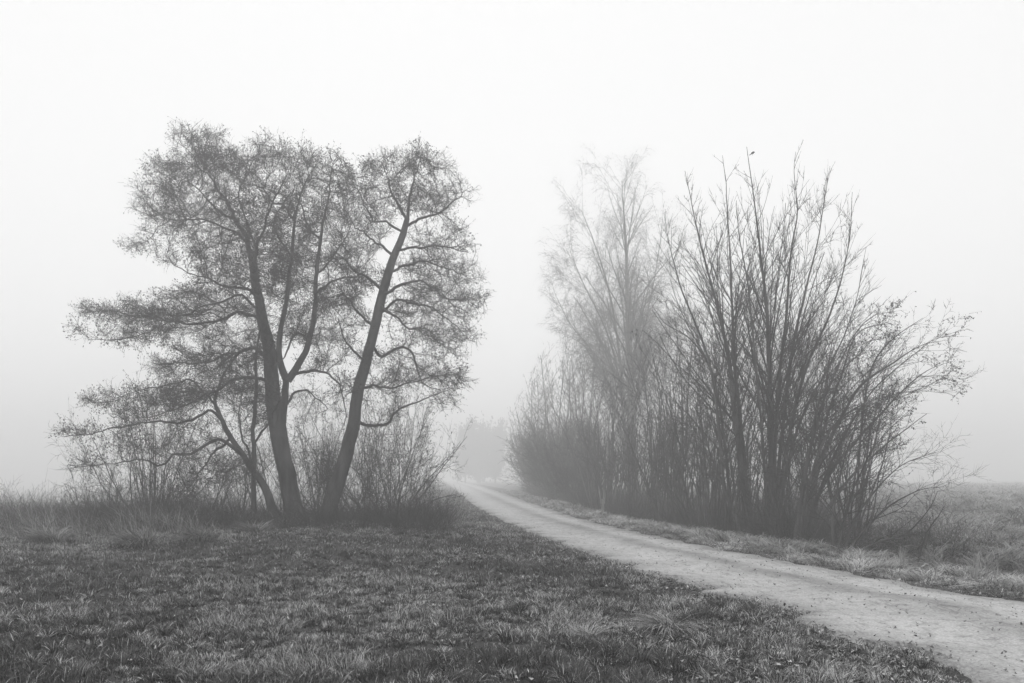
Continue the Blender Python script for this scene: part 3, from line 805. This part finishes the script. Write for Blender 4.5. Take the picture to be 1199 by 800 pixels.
def scatter(rng, n, y0, y1, pxl, pxr, bias=1.0):
    """points spread over the ground wedge the picture shows, density falling with distance"""
    u = rng.rand(n)
    e = 2 - bias
    y = (y0 ** e + (y1 ** e - y0 ** e) * u) ** (1 / e) if abs(e) > 1e-3 else y0 * (y1 / y0) ** u
    px = rng.uniform(pxl, pxr, n)
    return (px - HX) * y / F, y

rng = RS(101)
# meadow in front: short tufted grass
n = 1100000
x, y = scatter(rng, n, 4.6, 30, -140, 1260, 1.0)
d = edge_l(y) - x
edge_n = (fbm(x * 3.0, y * 3.0, 61, 3) - .5) * .5
m = (d + edge_n > -.12) & (rng.rand(n) < .25 + .75 * sstep(-.1, .25, d + edge_n))
x, y, d = x[m], y[m], d[m]
# pull blades together into small tufts
cell = .16; cx = np.floor(x / cell); cy = np.floor(y / cell)
jx = _hash(cx.astype(np.int64), cy.astype(np.int64), 5); jy = _hash(cx.astype(np.int64), cy.astype(np.int64), 6)
tx = (cx + jx) * cell; ty = (cy + jy) * cell; pull = .38 * (vnoise(x * 1.3, y * 1.3, 77) > .35)
fx = x - tx; fy = y - ty
az = np.arctan2(fy, fx) + rng.normal(size=len(x)) * .7
x = x - fx * pull; y = y - fy * pull
clump = fbm(x * 1.6, y * 1.6, 63, 3); big = fbm(x * .45, y * .45, 64, 2)
tuft = _hash(cx.astype(np.int64), cy.astype(np.int64), 7)
hgt = (.032 + .10 * sstep(.42, .72, clump) + .045 * tuft ** 2) * rng.uniform(.55, 1.3, len(x)) * (.55 + .45 * sstep(-.1, .7, d))
wid = (.0042 + .0003 * y) * rng.uniform(.7, 1.3, len(x))
dead = rng.rand(len(x)) < (.08 + .40 * sstep(.42, .64, big))
tone = np.where(dead, rng.uniform(.25, .8, len(x)), rng.uniform(.025, .12, len(x)) * (.4 + 1.2 * tuft))
gr = MB(); blades(gr, rng, np.stack([x, y, ground_z(x, y) - .01], 1), hgt, wid, rng.uniform(.2, 1.2, len(x)), tone, az)
# distinct radiating tufts with deep shaded cores
nt_ = 11000; x, y = scatter(rng, nt_, 4.8, 23, -120, 1230, 1.0)
m = (edge_l(y) - x > .05 + .4 * rng.rand(nt_)) & (vnoise(x * .9, y * .9, 99) > .25); x, y = x[m], y[m]
sz = rng.uniform(.035, .11, len(x)) * (.6 + .8 * vnoise(x * .7, y * .7, 98)); nb = (75 * (sz / .10)).astype(int)
ti = np.repeat(np.arange(len(x)), nb); kx = len(ti)
a = rng.uniform(0, 2 * PI, kx); rr = rng.rand(kx) ** .7 * sz[ti] * .55
bx2 = x[ti] + np.cos(a) * rr; by2 = y[ti] + np.sin(a) * rr
tt = rng.uniform(.5, 1.5, len(x))[ti]; pale = rng.rand(kx) < (rng.rand(len(x)) ** 3 * .7)[ti]
blades(gr, rng, np.stack([bx2, by2, ground_z(bx2, by2) - .01], 1), sz[ti] * rng.uniform(.7, 1.5, kx), (.0045 + .00025 * by2) * rng.uniform(.7, 1.3, kx),
       rng.uniform(.3, 1.3, kx), np.where(pale, rng.uniform(.3, .75, kx), rng.uniform(.02, .10, kx) * tt), a + rng.normal(size=kx) * .4, 3)
tag(gr.build('meadow_grass', M['grass'], smooth=False, tone=True), 'short tufted grass with pale dead blades covering the near meadow left of the track', 'grass', kind='stuff')

# thinner grass on the bank that follows the track into the fog
n = 60000; y = 28 * (95 / 28.) ** rng.rand(n); d = rng.rand(n) ** 1.2 * 9; x = edge_l(y) - d
t_ = np.where(rng.rand(n) < .3, rng.uniform(.25, .6, n), rng.uniform(.05, .14, n))
bk = MB(); blades(bk, rng, np.stack([x, y, ground_z(x, y) - .01], 1), rng.uniform(.05, .22, n) * (.4 + .6 * sstep(0, 1, d)), (.004 + .0005 * y), rng.uniform(.2, 1.3, n), t_)
tag(bk.build('bank_grass', M['grass'], smooth=False, tone=True), 'rough grass on the bank left of the track running into the fog', 'grass', kind='stuff')

# tall dead stems under the alders
n = 95000
y = rng.uniform(17.6, 31, n); px = rng.uniform(-80, 540, n); x = (px - HX) * y / F
d = road_l(y) - x
yb = 17.0 + 3.4 * fbm(x * .9, y * .5 + 3, 67, 4) + 3.6 * sstep(-11, -5, x) + 4.2 * sstep(3.2, .8, d)
m = (y > yb) & (d > .8 + (y - 20) * .02) & (rng.rand(n) < .35 + .65 * sstep(.35, .6, fbm(x * .8, y * .8, 68, 2)))
x, y, d = x[m], y[m], d[m]; n = len(x)
hh = rng.uniform(.15, 1.0, n) ** 1.3 * (.3 + .7 * sstep(.6, 5, d)) * (.35 + 1.5 * sstep(.3, .8, fbm(x * .6, y * .6, 69, 3)))
left = sstep(-12, -15, x)
hh = hh * (.85 + .0 * left) * (1 - .5 * sstep(-10.5, -7, x))
tone = np.where(rng.rand(n) < .62, rng.uniform(.05, .14, n), rng.uniform(.2, .42, n))
azl = np.where(rng.rand(n) < .5 + .3 * left, PI + rng.normal(size=n) * .6, rng.uniform(0, 2 * PI, n))
tg = MB(); blades(tg, rng, np.stack([x, y, ground_z(x, y) - .02], 1), hh, rng.uniform(.007, .014, n), rng.uniform(.15, 1.3, n), tone, azl, 3)
tag(tg.build('tall_dead_grass', M['drygrass'], smooth=False, tone=True), 'belt of tall dead grass and weed stems beneath the alders', 'grass', kind='stuff')

# undergrowth: fine tangled stems at the foot of both plant rows
def tangle(pts, seed, h=.9, per=1, rad=.004, tilt=.6, name='undergrowth', label=''):
    rng = RS(seed); n = len(pts)
    d = rng.normal(size=(n, 3)) * tilt; d[:, 2] = 1
    P, R = grow(rng, pts, d, h * rng.uniform(.4, 1.3, n) * (.3 + 1.2 * sstep(.3, .75, fbm(pts[:, 0] * .7, pts[:, 1] * .7, seed, 3))), rad, 4, .0, .2, .4)
    mb = MB(); tubes(mb, P, R, 3)
    c = kids(rng, P, R, h, 2.5, .25, 1, 45, 15, .4, .8, 0, .003); P2, R2 = grow(rng, c[0], c[1], c[2], .003, 2, .02, .2, .6); tubes(mb, P2, R2, 3)
    tag(mb.build(name, M['twig']), label, 'undergrowth', kind='stuff')
n = 9000
y = 18 * (88 / 18) ** rng.rand(n); off = 2.0 + rng.rand(n) ** 1.3 * 4.5
off += .5 * (fbm(y * .8, y * 0, 73, 2) - .5)
x = np.interp(y, RY, RX) + off
tangle(np.stack([x, y, ground_z(x, y) - .03], 1), 103, .95, tilt=.45, rad=.006, label='dark tangle of thin stems at the foot of the thicket right of the track')
n = 9000
y = rng.uniform(20.5, 29, n); px = rng.uniform(-70, 525, n); x = (px - HX) * y / F; m = (road_l(y) - x) > 1.6; x, y = x[m], y[m]
tangle(np.stack([x, y, ground_z(x, y) - .03], 1), 104, .95, label='tangle of thin weed stems and brambles among the alder trunks', name='bramble_tangle')

# verge of pale matted grass along the right edge of the track
rng = RS(107)
n = 150000
y = 9.0 * (95 / 9.0) ** rng.rand(n); off = rng.rand(n) * 2.5 - .1
en = (fbm(y * 2.1, y * 0 + 7, 83, 3) - .5) * .5
m = off > .12 + en; y, off = y[m], off[m]
x = road_r(y) + off; n = len(x)
cl = fbm(x * 2.3, y * 2.3, 85, 3)
hh = (.06 + .22 * sstep(.42, .7, cl)) * rng.uniform(.6, 1.4, n) * (.4 + .6 * sstep(0, .7, off))
flat = rng.uniform(.7, 1.9, n)
tone = np.where(rng.rand(n) < .5 + .2 * (cl > .5), rng.uniform(.3, .6, n), rng.uniform(.07, .17, n))
az = fbm(x * 1.2, y * 1.2, 87, 2) * 12 + rng.normal(size=n) * .8
vg = MB(); blades(vg, rng, np.stack([x, y, ground_z(x, y) - .01], 1), hh, (.0035 + .0005 * y) * rng.uniform(.7, 1.3, n), flat, tone, az, 3)
tag(vg.build('verge_grass', M['drygrass'], smooth=False, tone=True), 'pale matted dry grass on the verge between track and thicket', 'grass', kind='stuff')

# rough field on the right
n = 230000
x, y = scatter(rng, n, 11, 190, 985, 1330, 1.9)
dr = x - road_r(y)
m = (dr > 2.3); x, y, dr = x[m], y[m], dr[m]; n = len(x)
cl = fbm(x * .8, y * .8, 21, 3); c2 = fbm(x * 2.2, y * 2.2, 91, 2)
hh = (.10 + .30 * sstep(.4, .7, c2)) * rng.uniform(.6, 1.3, n) * (1 + .008 * y)
tone = rng.uniform(.10, .32, n) * (.75 + .6 * c2)
az = fbm(x * .7, y * .7, 93, 2) * 14 + rng.normal(size=n) * .8
fg = MB(); blades(fg, rng, np.stack([x, y, ground_z(x, y) - .02], 1), hh, (.004 + .0008 * y) * rng.uniform(.7, 1.3, n), rng.uniform(.7, 1.9, n), tone, az, 3)
tag(fg.build('field_grass', M['drygrass'], smooth=False, tone=True), 'rough matted grass of the foggy field at the right', 'grass', kind='stuff')

# fallen leaves beside the track and on the meadow
def leaf_litter(mb, rng, x, y, size, z0=.012):
    n = len(x); a = rng.uniform(0, 2 * PI, n); L = size * rng.uniform(.35, 1.4, n); w = L * rng.uniform(.45, .75, n)
    z = ground_z(x, y) + z0 + rng.rand(n) * (.035 if np.ndim(z0) == 0 else .006)
    d = np.stack([np.cos(a), np.sin(a), rng.normal(size=n) * .35], 1); s = np.stack([-np.sin(a), np.cos(a), rng.normal(size=n) * .35], 1)
    c = np.stack([x, y, z], 1); cu = (rng.rand(n) * .35)[:, None] * L[:, None] * [0, 0, 1]
    V = np.stack([c - d * L[:, None] * .5 + cu, c - d * L[:, None] * .1 + s * w[:, None] * .5, c + d * L[:, None] * .5 + cu, c - d * L[:, None] * .1 - s * w[:, None] * .5, c], 1)
    o = np.arange(n)[:, None] * 5
    t = np.concatenate([o + [[0, 4, 1]], o + [[1, 4, 2]], o + [[2, 4, 3]], o + [[3, 4, 0]]])
    tn = np.where(rng.rand(n) < .22, rng.uniform(.25, .48, n), rng.uniform(.05, .2, n))
    mb.add(V, tris=t, tone=np.repeat(tn, 5))
lm = MB()
n = 5500; y = 5.5 * (30 / 5.5) ** rng.rand(n); d = .0 + rng.rand(n) ** 1.4 * 2.6; x = edge_l(y) + .12 - d; m = fbm(x * 1.1, y * 1.1, 97, 3) > .42; x, y = x[m], y[m]
leaf_litter(lm, rng, x, y, .042, .03)
n = 2600; x, y = scatter(rng, n, 5.5, 20, -60, 1000, 1.1); m = road_l(y) - x > .3; leaf_litter(lm, rng, x[m], y[m], .036, .035)
n = 1500; y = 9 * (60 / 9.) ** rng.rand(n); x = road_r(y) + rng.rand(n) * 2.0; leaf_litter(lm, rng, x, y, .05, .03)
tag(lm.build('fallen_leaves', M['fallen'], smooth=False, tone=True), 'small curled fallen leaves strewn in the grass along the track edges', 'leaves', kind='stuff')

# dark leaf and twig crumbs lying on the track
n = 1500; y = 5.5 * (45 / 5.5) ** rng.rand(n); u = rng.beta(1.3, 1.0, n); x = edge_l(y) + (edge_r(y) - edge_l(y)) * u
zz = .016 + .05 * (1 - (2 * u - 1) ** 2) - .028 * (np.exp(-((u - .27) / .1) ** 2) + np.exp(-((u - .74) / .1) ** 2)) - ground_z(x, y)
cm = MB(); leaf_litter(cm, rng, x, y, .034, zz); cm.a = [a_ * .35 + .03 for a_ in cm.a]
tag(cm.build('track_litter', M['fallen'], smooth=False, tone=True), 'dark crumbs of leaves and twigs lying on the pale track', 'leaf litter', kind='stuff')

# loose stones and crumbs on the track
n = 7000; y = 5.5 * (40 / 5.5) ** rng.rand(n); u = rng.rand(n); u = np.where(rng.rand(n) < .6, np.where(rng.rand(n) < .5, u ** 3 * .3, 1 - u ** 2 * .35), u)
xl_ = road_l(y); xr_ = road_r(y); x = xl_ + (xr_ - xl_) * u
s = .0035 + rng.rand(n) ** 7 * .014
rt_ = np.exp(-((u - .27) / .1) ** 2) + np.exp(-((u - .74) / .1) ** 2)
z = .014 + .05 * (1 - (2 * u - 1) ** 2) - .028 * rt_
oc = np.array([[1, 0, 0], [0, 1, 0], [-1, 0, 0], [0, -1, 0], [0, 0, .7], [0, 0, -.7]], float)
v = oc[None] * s[:, None, None] * rng.uniform(.6, 1.3, (n, 6, 1)); v += np.stack([x, y, z], 1)[:, None]
o = np.arange(n)[:, None] * 6; tr_ = np.concatenate([o + [[a, b, 4]] for a, b in ((0, 1), (1, 2), (2, 3), (3, 0))] + [o + [[b, a, 5]] for a, b in ((0, 1), (1, 2), (2, 3), (3, 0))])
sm = MB(); sm.add(v, tris=tr_); tag(sm.build('loose_gravel', M['stone']), 'loose pebbles and crumbs scattered over the gravel track', 'gravel', kind='stuff')

# single tussocks that stand out
def tussock(px, py, Y, r, h, n, label, seed, pale=.35, upright=False, group='arching grass tussocks'):
    rng = RS(seed); x0 = (px - HX) * Y / F; z0 = float(ground_z(x0, Y))
    a = rng.uniform(0, 2 * PI, n); rr = rng.rand(n) ** .6 * r * .45
    b = np.stack([np.cos(a) * rr, np.sin(a) * rr, np.full(n, -.02)], 1)
    hh = h * rng.uniform(.6, 1.3, n); lean = rng.uniform(.05, .35, n) if upright else rng.uniform(.8, 1.9, n)
    tone = np.where(rng.rand(n) < pale, rng.uniform(.3, .5, n), rng.uniform(.07, .15, n))
    mb = MB(); blades(mb, rng, b, hh, np.full(n, .0045 + .0003 * Y), lean, tone, (a + rng.normal(size=n) * .5) * .55 + (seed * 1.7) % 6.28 * .45 if not upright else a, 3)
    o = mb.build('grass_tussock', M['drygrass'], smooth=False, tone=True); o.location = (x0, Y, z0)
    tag(o, label, 'tussock', group)
tussock(60, 650, 17.2, .5, .62, 700, 'leftmost arching tussock at the foot of the tall dead grass', 201, .3)
tussock(165, 655, 17.0, .6, .62, 800, 'large arching tussock below the lone shrub at far left', 202, .35)
tussock(238, 648, 17.8, .5, .60, 700, 'arching tussock directly under the low alder', 203, .35)
tussock(300, 634, 19.6, .4, .5, 600, 'arching tussock left below the thickest trunk', 204, .3)
tussock(410, 622, 21.5, .4, .42, 500, 'flattened tussock below the leaning alder trunk', 205, .4)
tussock(782, 735, 8.6, .30, .34, 420, 'nearest big tussock of pale arching blades close to the track edge', 206, .7)
tussock(690, 745, 8.1, .24, .22, 260, 'low pale tussock left of the nearest big tussock', 207, .6)
tussock(1056, 655, 14.6, .08, .42, 36, 'upright pale grass tuft on the verge, leftmost of three', 208, 1, True, 'upright pale tufts on the verge')
tussock(1141, 672, 12.9, .08, .36, 40, 'upright pale grass tuft on the verge, middle of three', 209, 1, True, 'upright pale tufts on the verge')
tussock(1168, 680, 12.3, .09, .30, 30, 'upright pale grass tuft on the verge, rightmost of three', 210, 1, True, 'upright pale tufts on the verge')

# ------------------------------------------------------------------ pale broken stump at the thicket edge
rng = RS(301)
Y = 35.5; x0 = (705 - HX) * Y / F; z0 = float(ground_z(x0, Y))
st = MB()
P, R = grow(rng, np.array([[0, 0, -.1]]), np.array([[-.12, 0, 1.]]), .8, .07, 8, 0, .09, .6); fat_tube(st, P[0], R[0], 10, rng, .2)
for dx, hgt_, lean_ in ((-.12, .85, -.18), (.1, .5, .1), (.0, .65, -.02)):
    P2, R2 = grow(rng, P[0][-2][None] + [[dx * .5, 0, -.1]], np.array([[lean_, 0, 1.]]), hgt_, .05, 5, 0, .06, .1); tubes(st, P2, R2, 5)
o = st.build('broken_stump', M['wood']); o.location = (x0, Y, z0)
tag(o, 'pale splintered broken stump at the edge of the thicket below the birch', 'stump')

# ------------------------------------------------------------------ bird near the top of the tallest tree
bx_, by_, bz_ = W(881, 180, YR - .7)
bd = MB()
bp = np.array([[-.11, 0, -.05], [-.05, 0, -.01], [0, 0, .03], [.05, 0, .06], [.085, 0, .085], [.115, 0, .085], [.15, 0, .08]])
br_ = np.array([.012, .025, .05, .05, .034, .03, .003]); fat_tube(bd, bp, br_, 10)
tubes(bd, np.array([[[-.09, 0, -.04], [-.16, 0, -.09], [-.2, 0, -.11]]]), np.array([[.02, .016, .012]]), 5)
tubes(bd, np.array([[[0, .02, 0], [0, .02, -.05], [0, .02, -.09]], [[0, -.02, 0], [0, -.02, -.05], [0, -.02, -.09]]]), np.full((2, 3), .004), 4)
o = bd.build('bird', M['feather']); o.scale = (.6, .6, .6); o.location = (bx_, by_, bz_); o.rotation_euler = (0, 0, .5)
tag(o, 'tiny dark bird perched near the top twig of the tallest bare tree', 'bird')

# ------------------------------------------------------------------ haze
ZT = 30.0
hz = MB()
c = np.array([[sx * 640, sy, z] for z in (-6.5, ZT) for sx, sy in ((-1, -60), (1, -60), (1, 640), (-1, 640))], float)
hz.add(c, quads=[[0, 3, 2, 1], [4, 5, 6, 7], [0, 1, 5, 4], [1, 2, 6, 5], [2, 3, 7, 6], [3, 0, 4, 7]])
hm = bpy.data.materials.new('fog_air'); hm.use_nodes = True; nt = hm.node_tree
for n_ in list(nt.nodes):
    if n_.type != 'OUTPUT_MATERIAL': nt.nodes.remove(n_)
pv = nt.nodes.new('ShaderNodeVolumePrincipled'); pv.inputs['Density'].default_value = .0077
pv.inputs['Color'].default_value = (.997, .997, .997, 1); pv.inputs['Anisotropy'].default_value = .3
nt.links.new(pv.outputs['Volume'], [n_ for n_ in nt.nodes if n_.type == 'OUTPUT_MATERIAL'][0].inputs['Volume'])
tag(hz.build('haze', hm, smooth=False), None, None, kind='stuff')

# ------------------------------------------------------------------ light, sky, camera
SUN_EL, SUN_AZ = math.radians(55), math.radians(-10)      # high veiled sun ahead
w = bpy.data.worlds.new('World'); scene.world = w; w.use_nodes = True
nt = w.node_tree; N = nt.nodes; L = nt.links
bg = N['Background']; bg.inputs['Strength'].default_value = .1
sky = N.new('ShaderNodeTexSky'); sky.sky_type = 'NISHITA'; sky.sun_disc = False
sky.sun_elevation = SUN_EL; sky.sun_rotation = SUN_AZ; sky.dust_density = 4; sky.air_density = 1
bw = N.new('ShaderNodeRGBToBW'); L.new(sky.outputs['Color'], bw.inputs['Color'])
mx = N.new('ShaderNodeMix'); mx.data_type = 'FLOAT'; mx.inputs[0].default_value = .96
L.new(bw.outputs['Val'], mx.inputs[2]); mx.inputs[3].default_value = 9.85        # closed white stratus over the Nishita sky
# a foggy sky is a little brighter towards the horizon
gm = N.new('ShaderNodeNewGeometry'); sx = N.new('ShaderNodeSeparateXYZ'); L.new(gm.outputs['Incoming'], sx.inputs[0])
ab = N.new('ShaderNodeMath'); ab.operation = 'ABSOLUTE'; L.new(sx.outputs['Z'], ab.inputs[0])
gr_ = N.new('ShaderNodeMapRange'); gr_.inputs['From Min'].default_value = 0; gr_.inputs['From Max'].default_value = .8
gr_.inputs['To Min'].default_value = 1.2; gr_.inputs['To Max'].default_value = .94; L.new(ab.outputs[0], gr_.inputs['Value'])
gmul = N.new('ShaderNodeMath'); gmul.operation = 'MULTIPLY'; L.new(mx.outputs[0], gmul.inputs[0]); L.new(gr_.outputs['Result'], gmul.inputs[1])
L.new(gmul.outputs[0], bg.inputs['Color'])
sd = bpy.data.lights.new('sun', 'SUN'); sd.energy = 1.5; sd.angle = math.radians(20); sd.color = (1, 1, 1)
so = bpy.data.objects.new('sun', sd); COL.objects.link(so)
dirv = Vector((math.sin(SUN_AZ) * math.cos(SUN_EL), math.cos(SUN_AZ) * math.cos(SUN_EL), math.sin(SUN_EL)))
so.rotation_euler = dirv.to_track_quat('Z', 'Y').to_euler()

cd = bpy.data.cameras.new('camera'); cd.lens = 28; cd.sensor_width = 36; cd.shift_y = (HY - 400) / 1199.
cd.clip_start = .1; cd.clip_end = 3000
co = bpy.data.objects.new('camera', cd); COL.objects.link(co); co.location = (0, 0, H); co.rotation_euler = (PI / 2, 0, 0)
scene.camera = co

scene.view_settings.view_transform = 'Standard'; scene.view_settings.look = 'None'
scene.view_settings.exposure = 0; scene.view_settings.gamma = 1
cy = scene.cycles
cy.max_bounces = 12; cy.diffuse_bounces = 2; cy.glossy_bounces = 1; cy.transmission_bounces = 1; cy.volume_bounces = 8; cy.transparent_max_bounces = 8
cy.use_denoising = True
try: cy.denoising_input_passes = 'RGB_ALBEDO_NORMAL'; cy.denoising_prefilter = 'ACCURATE'
except Exception: pass
try: cy.denoiser = 'OPENIMAGEDENOISE'
except Exception: pass
cy.use_adaptive_sampling = False
cy.pixel_filter_type = 'BLACKMAN_HARRIS'
print('TRIS', sum(len(o.data.polygons) for o in scene.objects if o.type == 'MESH'))
